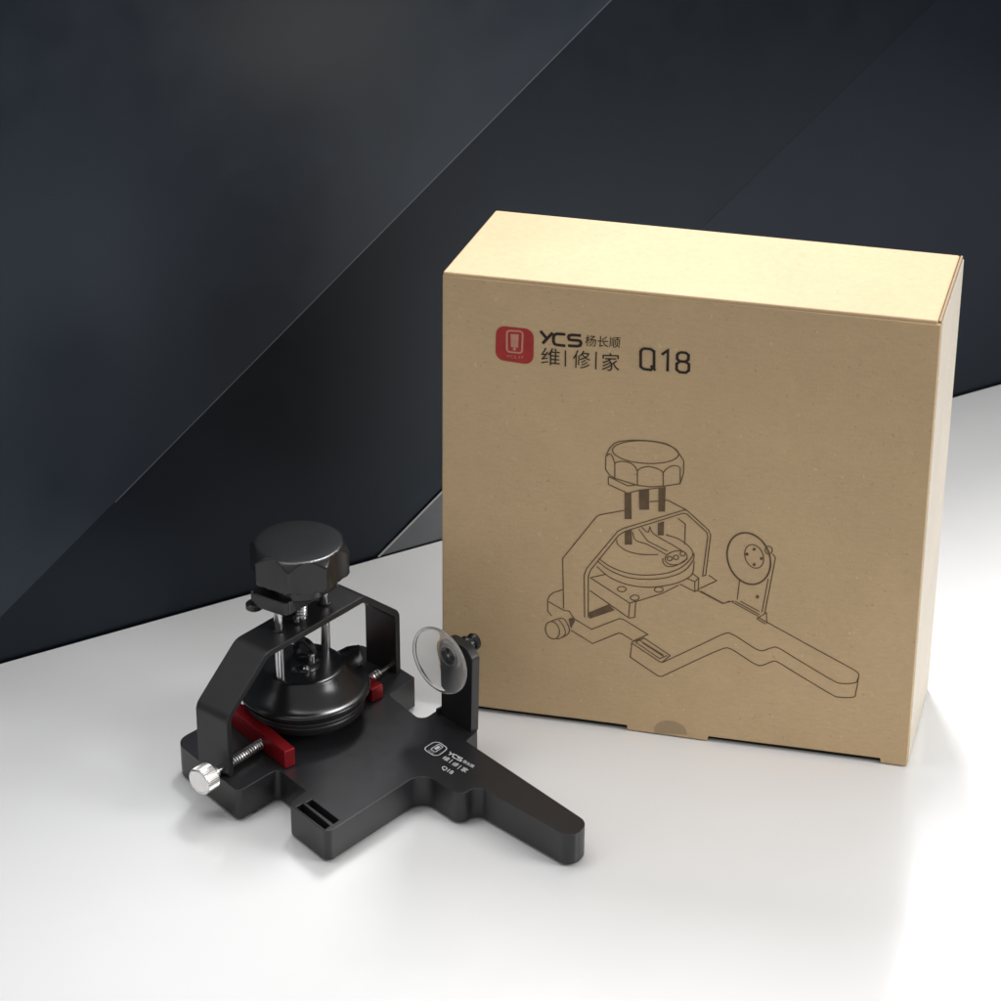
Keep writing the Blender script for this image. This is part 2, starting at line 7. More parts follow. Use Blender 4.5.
YCS= [[(0.4231,1.8508),(0.4499,1.8191)],[(0.4737,1.8484),(0.4499,1.8191),(0.4328,1.7961)],[(0.5253,1.8467),(0.491,1.8454),(0.4807,1.8399),(0.4768,1.8301),(0.477,1.8085),(0.4811,1.7996),(0.4904,1.7963),(0.526,1.7959)],[(0.5894,1.8483),(0.5511,1.8471),(0.5403,1.8428),(0.5381,1.8339),(0.5417,1.8256),(0.5514,1.8242),(0.5772,1.8253),(0.5864,1.8232),(0.5899,1.8149),(0.5861,1.8039),(0.5747,1.7996),(0.5363,1.7977)]]
QNUM= [[(0.8419,1.8194),(0.873,1.8197),(0.8868,1.8117),(0.8888,1.7419),(0.8755,1.7276),(0.8462,1.7285),(0.8343,1.7378),(0.8325,1.8056),(0.8419,1.8194)],[(0.875,1.7467),(0.895,1.7277)],[(0.9182,1.8005),(0.9428,1.8223),(0.9437,1.729)],[(0.9923,1.8194),(1.0145,1.8198),(1.0264,1.8106),(1.0261,1.7915),(1.0158,1.7798),(0.9926,1.7792),(0.9807,1.7885),(0.981,1.8076),(0.9923,1.8194)],[(0.9926,1.7792),(1.0158,1.7798),(1.0287,1.7706),(1.0296,1.7431),(1.0174,1.7311),(0.9922,1.7314),(0.9802,1.7407),(0.9794,1.7671),(0.9926,1.7792)]]
BARS= [[(0.5263,1.7755),(0.5266,1.7031)],[(0.6522,1.7835),(0.6514,1.7049)]]
HANZI= {'yang': [(0.6061,1.8031),(0.7487,1.8099),(0.6076,1.8528)],'wei': [(0.4262,1.7016),(0.5041,1.7043),(0.4272,1.778)],'xiu': [(0.5572,1.7016),(0.6279,1.7022),(0.5583,1.7828)],'jia': [(0.6767,1.7016),(0.7481,1.7073),(0.6763,1.7812)]}
EMBLEM= [(0.2404,1.8557),(0.3958,1.8552),(0.395,1.6946),(0.2372,1.7036)] 
ICON= [(0.285,1.838),(0.3508,1.8412),(0.3475,1.7436),(0.2853,1.7439)] 
SCREEN= [(0.3005,1.8241),(0.3345,1.8258),(0.3309,1.7658),(0.3017,1.7667)] 
DOT= (0.3164,1.7589) 
CAP= [(0.2824,1.7173),(0.3535,1.718),(0.2824,1.7299)] 
NOTCH= [(0.9369,0.0038),(1.0038,0.0878),(1.0801,0.0054)]
PLATE_TEXT={'ycs': [(0.0119,-0.6271),(0.0646,-0.6787),(0.0216,-0.6052)],'yang': [(0.0719,-0.6838),(0.1155,-0.7273),(0.0809,-0.6647)],'wei': [(-0.0136,-0.6573),(0.0105,-0.6799),(0.0013,-0.635)],'xiu': [(0.0255,-0.7004),(0.0479,-0.7209),(0.0407,-0.6788)],'jia': [(0.064,-0.7413),(0.0858,-0.7616),(0.0795,-0.7172)],'q': [(-0.0179,-0.7314),(0.0259,-0.7761),(-0.0031,-0.7083)],'bar1': [(0.0167,-0.6892),(0.0327,-0.6654)],'bar2': [(0.053,-0.7326),(0.069,-0.7085)],'emb': [(-0.091,-0.5848),(-0.038,-0.5216),(0.0117,-0.5813),(-0.0354,-0.6481)]}
SLOTS={'s1': [(-0.5923,-1.0059),(-0.5678,-0.979),(-0.4488,-1.134),(-0.4673,-1.1601)],'s2': [(-0.556,-0.9741),(-0.5312,-0.9514),(-0.4149,-1.0958),(-0.4355,-1.1222)]}

C = bpy.context.scene.collection
random.seed(3)

# ------------------------------------------------------------------ materials
def mat(name):
    m = bpy.data.materials.new(name); m.use_nodes = True
    nt = m.node_tree; b = nt.nodes['Principled BSDF']
    return m, nt, b
def nd(nt, t, **kw):
    n = nt.nodes.new(t)
    for k, v in kw.items(): setattr(n, k, v)
    return n
def noise(nt, scale, detail=4, rough=.55, vec=None, stretch=None):
    tc = nd(nt, 'ShaderNodeTexCoord'); src = tc.outputs['Object']
    if stretch:
        mp = nd(nt, 'ShaderNodeMapping'); mp.inputs['Scale'].default_value = stretch
        nt.links.new(src, mp.inputs['Vector']); src = mp.outputs['Vector']
    n = nd(nt, 'ShaderNodeTexNoise'); n.inputs['Scale'].default_value = scale
    n.inputs['Detail'].default_value = detail; n.inputs['Roughness'].default_value = rough
    nt.links.new(src, n.inputs['Vector'])
    return n.outputs['Fac']
def ramp(nt, fac, stops):
    r = nd(nt, 'ShaderNodeValToRGB'); e = r.color_ramp.elements
    while len(e) < len(stops): e.new(.5)
    for el, (p, c) in zip(e, stops):
        el.position = p; el.color = c if len(c) == 4 else (*c, 1)
    nt.links.new(fac, r.inputs['Fac']); return r.outputs['Color']
def mapr(nt, fac, a, b, lo, hi):
    m = nd(nt, 'ShaderNodeMapRange'); m.inputs['From Min'].default_value = a; m.inputs['From Max'].default_value = b
    m.inputs['To Min'].default_value = lo; m.inputs['To Max'].default_value = hi
    nt.links.new(fac, m.inputs['Value']); return m.outputs['Result']
def bump(nt, b, fac, strength, dist):
    n = nd(nt, 'ShaderNodeBump'); n.inputs['Strength'].default_value = strength; n.inputs['Distance'].default_value = dist
    nt.links.new(fac, n.inputs['Height']); nt.links.new(n.outputs['Normal'], b.inputs['Normal']); return n

def simple(name, col, rough=.5, metal=0, spec=.5, var=.12, scale=18, bumpd=0, coat=0):
    m, nt, b = mat(name)
    f = noise(nt, scale, 5)
    lo = tuple(c * (1 - var) for c in col); hi = tuple(c * (1 + var) for c in col)
    nt.links.new(ramp(nt, f, [(.3, lo), (.7, hi)]), b.inputs['Base Color'])
    nt.links.new(mapr(nt, noise(nt, 34, 8, .7), .3, .7, rough * .91, min(1, rough * 1.09)), b.inputs['Roughness'])
    b.inputs['Metallic'].default_value = metal; b.inputs['Specular IOR Level'].default_value = spec
    b.inputs['Coat Weight'].default_value = coat
    if bumpd: bump(nt, b, noise(nt, 320, 2), .35, bumpd)
    return m

def cardboard(name, base, mott=.10, speck=.35, flute=(0, 0, 0)):
    m, nt, b = mat(name)
    big = noise(nt, 2.2, 6, .6)
    col = ramp(nt, big, [(.3, tuple(c * (1 - mott) for c in base)), (.7, tuple(c * (1 + mott) for c in base))])
    # fibre streaks
    fib = noise(nt, 26, 4, .7, stretch=(1, 1, 3.5))
    mx = nd(nt, 'ShaderNodeMixRGB', blend_type='MULTIPLY'); mx.inputs['Fac'].default_value = 1
    nt.links.new(col, mx.inputs['Color1'])
    nt.links.new(ramp(nt, fib, [(.3, (.93, .93, .93)), (.68, (1.04, 1.04, 1.04))]), mx.inputs['Color2'])
    # specks of recycled pulp
    sp = noise(nt, 62, 1, .5)
    mx2 = nd(nt, 'ShaderNodeMixRGB', blend_type='MIX')
    nt.links.new(ramp(nt, sp, [(.235, (speck, speck, speck)), (.275, (0, 0, 0))]), mx2.inputs['Fac'])
    nt.links.new(mx.outputs['Color'], mx2.inputs['Color1'])
    mx2.inputs['Color2'].default_value = (base[0] * .45, base[1] * .4, base[2] * .35, 1)
    sp2 = noise(nt, 47, 1, .5, stretch=(1.3, 1, .8))
    mx3 = nd(nt, 'ShaderNodeMixRGB', blend_type='MIX')
    nt.links.new(ramp(nt, sp2, [(.735, (0, 0, 0)), (.77, (.5, .5, .5))]), mx3.inputs['Fac'])
    nt.links.new(mx2.outputs['Color'], mx3.inputs['Color1'])
    mx3.inputs['Color2'].default_value = (base[0] * 1.35, base[1] * 1.35, base[2] * 1.4, 1)
    nt.links.new(mx3.outputs['Color'], b.inputs['Base Color'])
    b.inputs['Roughness'].default_value = .58; b.inputs['Specular IOR Level'].default_value = .5
    # board that is never quite flat
    n1 = bump(nt, b, noise(nt, 1.3, 3, .5), .35, .05)
    n2 = nd(nt, 'ShaderNodeBump'); n2.inputs['Strength'].default_value = .10; n2.inputs['Distance'].default_value = .01
    nt.links.new(noise(nt, 90, 3, .6), n2.inputs['Height']); nt.links.new(n1.outputs['Normal'], n2.inputs['Normal'])
    nt.links.new(n2.outputs['Normal'], b.inputs['Normal'])
    return m

M = {}
M['black'] = simple('anodised black aluminium', (.0165, .0165, .0185), .34, 0, .5, .10, 9, .0006)
M['black_matte'] = simple('black powder coated steel', (.0125, .0125, .0135), .40, 0, .5, .1, 14, .0008)
M['black_plastic'] = simple('black moulded plastic', (.0120, .0120, .0128), .25, 0, .5, .08, 20, .0006)
M['rubber'] = simple('black rubber', (.0105, .0108, .0120), .25, 0, .5, .08, 10, 0)
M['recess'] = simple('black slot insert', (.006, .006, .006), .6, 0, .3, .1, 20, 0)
M['steel'] = simple('polished steel', (.62, .62, .63), .2, 1, .5, .05, 30, 0)
M['nickel'] = simple('knurled nickel', (.80, .79, .77), .32, 1, .5, .05, 30, 0)
M['red_metal'] = simple('red anodised aluminium', (.27, .007, .012), .42, .5, .5, .08, 30, .0006)
M['kraft'] = cardboard('kraft cardboard', (.530, .374, .208), .045)
M['kraft_edge'] = cardboard('raw cardboard edge', (.30, .205, .115), .12)
M['white_board'] = cardboard('pale cardboard flap', (.62, .555, .465), .05, .15)  # paler tone for the right-hand side board
M['ink'] = simple('dark brown printing ink', (.032, .024, .018), .7, 0, .2, .15, 40)
M['line_ink'] = simple('brown drawing ink', (.135, .088, .050), .7, 0, .2, .2, 30)
M['shade_ink'] = simple('grey brown drawing ink', (.085, .062, .046), .7, 0, .2, .2, 30)
M['red_ink'] = simple('red printing ink', (.36, .030, .026), .62, 0, .3, .10, 25)
M['pink_ink'] = simple('thin pale print on red', (.52, .24, .18), .65, 0, .2, .08, 30)
M['silver_ink'] = simple('silver printing ink', (.62, .62, .63), .5, 0, .4, .1, 60)
m, nt, b = mat('clear soft plastic'); M['clear'] = m
b.inputs['Base Color'].default_value = (1, 1, 1, 1); b.inputs['Transmission Weight'].default_value = 1
b.inputs['IOR'].default_value = 1.32
tr = nd(nt, 'ShaderNodeBsdfTranslucent'); ms = nd(nt, 'ShaderNodeMixShader'); ms.inputs['Fac'].default_value = .16
nt.links.new(b.outputs[0], ms.inputs[1]); nt.links.new(tr.outputs[0], ms.inputs[2]); nt.links.new(ms.outputs[0], nt.nodes['Material Output'].inputs['Surface'])
nt.links.new(mapr(nt, noise(nt, 30, 2), .3, .7, .015, .05), b.inputs['Roughness'])
m, nt, b = mat('glossy white tabletop'); M['table'] = m
f = noise(nt, 1.1, 4)
nt.links.new(ramp(nt, f, [(.3, (.79, .79, .79)), (.7, (.82, .82, .82))]), b.inputs['Base Color'])
nt.links.new(mapr(nt, noise(nt, 3.5, 9, .72), .3, .7, .11, .19), b.inputs['Roughness'])
b.inputs['Specular IOR Level'].default_value = .9
def wallmat(name, col, rough, spec=.5):
    m, nt, b = mat(name)
    f = noise(nt, 1.6, 5, .6); g = noise(nt, 5, 3)
    nt.links.new(ramp(nt, f, [(.3, tuple(c * .88 for c in col)), (.7, tuple(c * 1.12 for c in col))]), b.inputs['Base Color'])
    nt.links.new(mapr(nt, g, .3, .7, rough * .9, rough * 1.1), b.inputs['Roughness'])
    b.inputs['Specular IOR Level'].default_value = spec; b.inputs['Specular Tint'].default_value = (.74, .87, 1, 1)
    bump(nt, b, noise(nt, 240, 2), .2, .001)
    return m
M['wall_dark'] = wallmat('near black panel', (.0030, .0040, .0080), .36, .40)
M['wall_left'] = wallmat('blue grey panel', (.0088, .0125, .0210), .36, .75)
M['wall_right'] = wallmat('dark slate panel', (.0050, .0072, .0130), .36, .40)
M['wall_grey'] = wallmat('mid grey panel', (.13, .137, .142), .4)
M['wall_edge'] = simple('pale panel edge', (.095, .103, .118), .4, 0, .5, .05)  # light caught along the panel edge, put into a pale colour
M['wall_edge_light'] = simple('bright panel edge', (.42, .43, .44), .4, 0, .5, .05)  # caught light on the grey panel's edge, painted as a bright strip

# ------------------------------------------------------------------ builders
def thing(name, label, cat, loc=(0, 0, 0), group=None):
    o = bpy.data.objects.new(name, None); C.objects.link(o); o.location = loc
    o.empty_display_size = .1
    o['label'] = label; o['category'] = cat
    if group: o['group'] = group
    return o
def world_loc(o):
    v = Vector((0, 0, 0))
    while o is not None: v += Vector(o.location); o = o.parent
    return v
def obj(name, bm, m, parent=None, bevel=0, seg=2, smooth=True, ang=35):
    if parent is not None:
        off = world_loc(parent)
        for v in bm.verts: v.co -= off
    bmesh.ops.recalc_face_normals(bm, faces=bm.faces)
    me = bpy.data.meshes.new(name); bm.to_mesh(me); bm.free()
    me.materials.append(m)
    o = bpy.data.objects.new(name, me); C.objects.link(o)
    if parent is not None: o.parent = parent
    if smooth:
        for p in me.polygons: p.use_smooth = True
        me.set_sharp_from_angle(angle=radians(ang))
    if bevel:
        md = o.modifiers.new('bevel', 'BEVEL'); md.width = bevel; md.segments = seg; md.limit_method = 'ANGLE'
        md.angle_limit = radians(40); md.harden_normals = True
    return o
def struct(o): o['kind'] = 'structure'; return o

def round_poly(pts, k=6):
    """pts: (x, y, r): polygon with each corner rounded by its own radius"""
    out = []; n = len(pts)
    for i in range(n):
        x, y, r = pts[i]; p = Vector((x, y)); a = Vector(pts[i - 1][:2]); c = Vector(pts[(i + 1) % n][:2])
        u = (a - p).normalized(); w = (c - p).normalized()
        if r <= 0: out.append(p); continue
        an = u.angle(w); t = r / math.tan(an / 2); t = min(t, .48 * (a - p).length, .48 * (c - p).length); r = t * math.tan(an / 2)
        s, e = p + u * t, p + w * t; cen = p + (u + w).normalized() * (r / sin(an / 2))
        a0 = atan2(*(s - cen).yx); a1 = atan2(*(e - cen).yx); d = (a1 - a0 + pi) % (2 * pi) - pi
        for j in range(k + 1):
            t_ = a0 + d * j / k; out.append(cen + Vector((cos(t_), sin(t_))) * r)
    return out
def prism(bm, poly, z0, z1, f=None):
    f = f or (lambda x, y, z: Vector((x, y, z)))
    lo = [bm.verts.new(f(p[0], p[1], z0)) for p in poly]; hi = [bm.verts.new(f(p[0], p[1], z1)) for p in poly]
    n = len(poly)
    bm.faces.new(lo[::-1]); bm.faces.new(hi)
    for i in range(n): bm.faces.new((lo[i], lo[(i + 1) % n], hi[(i + 1) % n], hi[i]))
    return bm
def frame(axis):
    a = Vector(axis).normalized(); h = Vector((0, 0, 1)) if abs(a.z) < .9 else Vector((1, 0, 0))
    u = a.cross(h).normalized(); return u, a.cross(u).normalized(), a
def lathe(bm, o, axis, prof, n=64, rfun=None):
    u, v, a = frame(axis); o = Vector(o); rings = []
    for r, h in prof:
        if r < 1e-6: rings.append([bm.verts.new(o + a * h)]); continue
        rings.append([bm.verts.new(o + a * h + (u * cos(t) + v * sin(t)) * (rfun(t, r, h) if rfun else r)) for t in [2 * pi * i / n for i in range(n)]])
    for p, q in zip(rings, rings[1:]):
        for i in range(n):
            j = (i + 1) % n
            if len(p) == 1 and len(q) == 1: break
            if len(p) == 1: bm.faces.new((p[0], q[i], q[j]))
            elif len(q) == 1: bm.faces.new((p[i], q[0], p[j]))
            else: bm.faces.new((p[i], q[i], q[j], p[j]))
    return bm
def cyl(bm, p, q, r, n=24, ch=.004):
    p, q = Vector(p), Vector(q); L = (q - p).length
    return lathe(bm, p, q - p, [(0, 0), (r - ch, 0), (r, ch), (r, L - ch), (r - ch, L), (0, L)], n)
def sweep(bm, path, r, n=8, closed=False):
    rings = []; N = len(path); path = [Vector(p) for p in path]
    for i, p in enumerate(path):
        a = path[(i + 1) % N] if (closed or i < N - 1) else p; b_ = path[i - 1] if (closed or i > 0) else p
        t = (a - b_).normalized(); u, v, _ = frame(t)
        if rings:
            u = (pu - t * pu.dot(t)).normalized(); v = t.cross(u)
        pu = u
        rings.append([bm.verts.new(p + (u * cos(2 * pi * k / n) + v * sin(2 * pi * k / n)) * r) for k in range(n)])
    for i in range(N if closed else N - 1):
        p, q = rings[i], rings[(i + 1) % N]
        for k in range(n): bm.faces.new((p[k], p[(k + 1) % n], q[(k + 1) % n], q[k]))
    if not closed: bm.faces.new(rings[0][::-1]); bm.faces.new(rings[-1])
    return bm
def helix(p, q, r, turns, per=14):
    p, q = Vector(p), Vector(q); u, v, a = frame(q - p); L = (q - p).length; n = int(turns * per)
    return [p + a * (L * i / n) + (u * cos(2 * pi * i / per) + v * sin(2 * pi * i / per)) * r for i in range(n + 1)]
def ribbon(bm, pts, w, f, closed=False):
    """flat stroke of width w through 2-D points, mapped to space by f"""
    P = [Vector(p) for p in pts]
    if closed: P = P + [P[0]]
    P = [p for i, p in enumerate(P) if i == 0 or (p - P[i - 1]).length > 1e-5]
    if len(P) < 2: return
    L, R = [], []
    for i, p in enumerate(P):
        d0 = (p - P[i - 1]).normalized() if i > 0 else None; d1 = (P[i + 1] - p).normalized() if i < len(P) - 1 else None
        if closed and i == 0: d0 = (P[-1] - P[-2]).normalized()
        if closed and i == len(P) - 1: d1 = (P[1] - P[0]).normalized()
        if d0 is None: d0 = d1
        if d1 is None: d1 = d0
        m_ = d0 + d1
        m_ = m_.normalized() if m_.length > 1e-4 else d0
        nrm = Vector((-m_.y, m_.x)); sc = 1 / max(.5, abs(nrm.dot(Vector((-d0.y, d0.x)))))
        L.append(bm.verts.new(f(*(p + nrm * w / 2 * sc)))); R.append(bm.verts.new(f(*(p - nrm * w / 2 * sc))))
    for i in range(len(P) - 1): bm.faces.new((L[i], R[i], R[i + 1], L[i + 1]))
def flat(bm, poly, f):
    fc = bm.faces.new([bm.verts.new(f(*p)) for p in poly]); bmesh.ops.triangulate(bm, faces=[fc])
def text_into(bm, s, p0, p1, p2, f, bold=0):
    """lettering s filling the parallelogram p0 (lower left), p1 (lower right), p2 (upper left), mapped by f"""
    cu = bpy.data.curves.new('t', 'FONT'); cu.body = s; cu.resolution_u = 4; cu.offset = bold
    o = bpy.data.objects.new('t', cu); C.objects.link(o)
    bpy.context.view_layer.update()
    me = bpy.data.meshes.new_from_object(o.evaluated_get(bpy.context.evaluated_depsgraph_get()))
    bpy.data.objects.remove(o); bpy.data.curves.remove(cu)
    xs = [v.co.x for v in me.vertices]; ys = [v.co.y for v in me.vertices]
    x0, x1, y0, y1 = min(xs), max(xs), min(ys), max(ys)
    p0, p1, p2 = Vector(p0), Vector(p1), Vector(p2)
    vs = [bm.verts.new(f(*(p0 + (p1 - p0) * ((v.co.x - x0) / (x1 - x0)) + (p2 - p0) * ((v.co.y - y0) / (y1 - y0))))) for v in me.vertices]
    for p in me.polygons:
        try: bm.faces.new([vs[i] for i in p.vertices])
        except ValueError: pass
    bpy.data.meshes.remove(me)
def rrect(quad, r=.25, k=5):
    """rounded quadrilateral: corner radius as a share of the side"""
    s = (Vector(quad[1]) - Vector(quad[0])).length
    return round_poly([(p[0], p[1], r * s) for p in quad], k)
def slab(bm, cs):
    vs = [bm.verts.new(c) for c in cs]
    for q in ((3, 2, 1, 0), (4, 5, 6, 7), (0, 1, 5, 4), (1, 2, 6, 5), (2, 3, 7, 6), (3, 0, 4, 7)): bm.faces.new([vs[i] for i in q])
    return bm

# ------------------------------------------------------------------ table and backdrop
W0 = Vector((-2.0, .332, 0)); WT = Vector((.8654, .5010, 0)); WN = Vector((.5010, -.8654, 0))   # foot of the backdrop, along it, towards the viewer
bm = bmesh.new()
a_, b_ = W0 - WT * 3.5, W0 + WT * 8.5
prism(bm, [(a_.x, a_.y), (a_.x + .501 * 4.5, a_.y - .8654 * 4.5), (b_.x + .501 * 4.5, b_.y - .8654 * 4.5), (b_.x, b_.y)], -.25, 0)
struct(obj('table_surface', bm, M['table'], None, .01, 2))
def wp(s, z, d=0): return W0 + WT * s + WN * d + Vector((0, 0, z))
bm = bmesh.new()
prism(bm, [(-3.5, -.25), (8.5, -.25), (8.5, 2.6), (6.2, 2.6), (4.2, 2.95), (2.2, 3.12), (-3.5, 3.12)], -.12, -.012, lambda s, z, d: wp(s, z, d))
back = struct(obj('backdrop', bm, M['wall_dark'], None, 0, smooth=False))
def panel(name, poly, d0, d1, m):
    bm = bmesh.new(); prism(bm, poly, d0, d1, lambda s, z, d: wp(s, z, d)); return obj(name, bm, m, back, 0, smooth=False)
def edge(p, q, w, d0, d1, m):
    bm = bmesh.new(); p, q = Vector(p), Vector(q); n_ = Vector((-(q - p).y, (q - p).x)).normalized() * w
    prism(bm, [tuple(p), tuple(q), tuple(q + n_), tuple(p + n_)], d0, d1, lambda s, z, d: wp(s, z, d)); return obj('panel_edge', bm, m, back, 0, smooth=False)
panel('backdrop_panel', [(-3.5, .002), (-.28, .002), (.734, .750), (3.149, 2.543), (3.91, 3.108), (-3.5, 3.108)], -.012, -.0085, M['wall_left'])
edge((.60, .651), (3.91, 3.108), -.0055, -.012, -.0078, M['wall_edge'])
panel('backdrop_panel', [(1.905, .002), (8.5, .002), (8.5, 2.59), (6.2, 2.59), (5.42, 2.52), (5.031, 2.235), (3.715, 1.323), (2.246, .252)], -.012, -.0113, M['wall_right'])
panel('backdrop_panel', [(1.905, .003), (2.246, .252), (2.75, .63), (3.0, .003)], -.0083, -.0045, M['wall_grey'])
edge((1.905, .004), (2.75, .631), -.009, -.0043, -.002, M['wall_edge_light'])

# ------------------------------------------------------------------ the cardboard box
FBL = Vector((-.0251, -.0170, 0)); E = Vector((.9732, -.2300, 0)); NB = Vector((.2300, .9732, 0)); Z = Vector((0, 0, 1))
H = 2.067
CB = [(0, 0), (2.023, 0), (2.0414, .640), (.040, .650)]; CT = [(.0179, 0), (2.0144, 0), (2.0376, .662), (.0778, .674)]
def bx(a, b, c):
    """point of the (slightly out of square) box: a across the front, b to the back, c up, each 0..1"""
    def bil(q): 
        p = [Vector(x) for x in q]; return p[0] * (1 - a) * (1 - b) + p[1] * a * (1 - b) + p[2] * a * b + p[3] * (1 - a) * b
    v = bil(CB) * (1 - c) + bil(CT) * c
    return FBL + E * v.x + NB * v.y + Z * (H * c)
def bslab(bm, a0, a1, b0, b1, c0, c1):
    return slab(bm, [bx(a0, b0, c0), bx(a1, b0, c0), bx(a1, b1, c0), bx(a0, b1, c0), bx(a0, b0, c1), bx(a1, b0, c1), bx(a1, b1, c1), bx(a0, b1, c1)])
carton = thing('cardboard_box', 'brown cardboard box printed with a red logo and line drawing, standing behind the black clamp', 'box', tuple(bx(.5, .5, 0)))
T = .0085            # board thickness as a share of the width
def dent(a, c): return mnoise.noise(Vector((a * 3.1, c * 3.1, 7.3))) * .0055 + mnoise.noise(Vector((a * 11, c * 11, 1.3))) * .0012 - .002
def bulged(a0, a1, b0, b1, c0, c1, n=28):
    """front board: a grid that bows very slightly"""
    bm = bmesh.new(); g = {}
    tabs = ((.405, .578), (.942, 1.1))          # where the board reaches down to the table
    al = sorted([a0 + (a1 - a0) * i / n for i in range(n + 1)] + [x + d for t in tabs for x in t for d in (-.0006, .0006) if x < a1])
    na = len(al) - 1
    for k, b in enumerate((b0, b1)):
        for i, a in enumerate(al):
            for j in range(n + 1):
                c = c0 + (c1 - c0) * j / n
                if j == 0 and any(x0 < a < x1 for x0, x1 in tabs): c = .0024
                g[k, i, j] = bm.verts.new(bx(a, b, c) + NB * dent(a, c) * (1 if k == 0 else 0))
    for i in range(na):
        for j in range(n):
            bm.faces.new([g[0, x, y] for x, y in ((i, j), (i + 1, j), (i + 1, j + 1), (i, j + 1))])
            bm.faces.new([g[1, x, y] for x, y in ((i, j + 1), (i + 1, j + 1), (i + 1, j), (i, j))])
    for q in [(i, j, i + 1, j) for i in range(na) for j in (0, n)] + [(i, j, i, j + 1) for i in (0, na) for j in range(n)]:
        bm.faces.new((g[0, q[0], q[1]], g[0, q[2], q[3]], g[1, q[2], q[3]], g[1, q[0], q[1]]))
    return bm
front = obj('front_panel', bulged(0, .9975, 0, .03, .0128, .993), M['kraft'], carton, .006, 2)
bm = bmesh.new(); bslab(bm, .001, .9905, .0, .985, .9905, 1.0); obj('lid_panel', bm, M['kraft'], carton, .0085, 3)
bm = bmesh.new(); bslab(bm, .9895, .999, .034, .997, .0035, .991); side = obj('side_panel', bm, M['white_board'], carton, .004, 2)
bm = bmesh.new(); bslab(bm, .9915, .9965, .012, .99, .991, .9985); obj('tuck_edge', bm, M['kraft_edge'], carton, .002, 2)
bm = bmesh.new(); bslab(bm, 0, .0095, .034, 1, .0035, .99); obj('side_panel', bm, M['kraft'], carton, .004, 2)
bm = bmesh.new(); bslab(bm, .011, .988, .965, .998, .0035, .989); obj('back_panel', bm, M['kraft'], carton, .004, 2)
bm = bmesh.new(); bslab(bm, .012, .987, .034, .955, .0012, .0124); obj('inner_tray', bm, M['recess'], carton, 0)  # dark shade of the gap under the front board, built as a black slab
def fm(d):           # a point printed on the front board: u across, v up
    return lambda u, v: FBL + E * u + Z * v - NB * (d * .45 - dent(u / 2.02, v / H))
# thumb notch: flat half-round patch, shade on the tuck flap put into its colour
(ua, va), (um, vm), (ub, vb) = NOTCH
cu_, R_ = (ua + ub) / 2, (ub - ua) / 2
bm = bmesh.new(); flat(bm, [(cu_ - R_, .010)] + [(cu_ + R_ * cos(t), .022 + R_ * .82 * sin(t)) for t in [pi * i / 20 for i in range(20, -1, -1)]][1:], fm(.0022))
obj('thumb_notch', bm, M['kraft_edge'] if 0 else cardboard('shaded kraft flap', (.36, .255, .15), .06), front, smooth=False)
# line drawing
bm = bmesh.new()
for p in DRAW_LINES: ribbon(bm, p, .0046, fm(.0030))
for p in DRAW_FILLS: flat(bm, p, fm(.0036))
obj('line_drawing', bm, M['line_ink'], front, smooth=False)
# lettering
bm = bmesh.new()
for p in YCS: ribbon(bm, p, .0125, fm(.0030))
for p in BARS: ribbon(bm, p, .0058, fm(.0030))
for s_, k_ in (('杨长顺', 'yang'), ('维', 'wei'), ('修', 'xiu'), ('家', 'jia')): text_into(bm, s_, *HANZI[k_], fm(.0032))
obj('maker_lettering', bm, M['ink'], front, smooth=False)
bm = bmesh.new()
for p in QNUM: ribbon(bm, p, .0115, fm(.0034))
obj('model_number', bm, M['ink'], front, smooth=False)
# red emblem
bm = bmesh.new(); flat(bm, rrect(EMBLEM, .24), fm(.0028)); obj('red_emblem', bm, M['red_ink'], front, smooth=False)
bm = bmesh.new(); ribbon(bm, rrect(ICON, .2), .0075, fm(.0042), closed=True); flat(bm, SCREEN, fm(.0042))
flat(bm, [(DOT[0] + .007 * cos(t), DOT[1] + .007 * sin(t)) for t in [2 * pi * i / 14 for i in range(14)]], fm(.0042))
text_into(bm, 'YCS.37', *CAP, fm(.0042))
obj('emblem_icon', bm, M['pink_ink'], front, smooth=False)

# ------------------------------------------------------------------ the black clamp
LO, ZT = .012, .155
clamp = thing('repair_clamp', 'black metal clamp with round knob, arched bracket, red jaws and clear suction cup on table', 'clamp', (-.4, -.55, 0))
ox, oy = -.0, 0
plate_pts = [(-1.128, -.528, .075), (-.834, -.900, .025), (-.685, -.732, .026), (-.560, -.890, .01), (-.622, -.981, .022), (-.458, -1.188, .03),
             (-.090, -.752, .065), (.066, -.928, .045), (.133, -.850, .042), (.515, -1.228, .066), (.580, -1.108, .066),
             (.086, -.523, .012), (.137, -.439, .02), (-.028, -.272, .02), (-.104, -.368, .035), (-.248, -.166, .015), (-.138, -.030, .015), (-.40, .27, .06)]
poly = round_poly(plate_pts, 7)
bm = prism(bmesh.new(), poly, LO, ZT)
base = obj('base_plate', bm, M['black'], clamp, 0)
def cut(o, bmc):
    """carve a solid out of o and keep the result as plain mesh"""
    off = world_loc(o)
    for v in bmc.verts: v.co -= off
    bmesh.ops.recalc_face_normals(bmc, faces=bmc.faces)
    me = bpy.data.meshes.new('cut'); bmc.to_mesh(me); bmc.free(); k = bpy.data.objects.new('cut', me); C.objects.link(k); k.location = off
    md = o.modifiers.new('cut', 'BOOLEAN'); md.object = k; md.operation = 'DIFFERENCE'; md.solver = 'EXACT'
    bpy.context.view_layer.update()
    nm = bpy.data.meshes.new_from_object(o.evaluated_get(bpy.context.evaluated_depsgraph_get()))
    o.modifiers.clear(); o.data = nm; bpy.data.objects.remove(k); bpy.data.meshes.remove(me)
bmc = bmesh.new()
for k_ in ('s1', 's2'): prism(bmc, SLOTS[k_], .105, .2)
cut(base, bmc)
for p in base.data.polygons: p.use_smooth = True
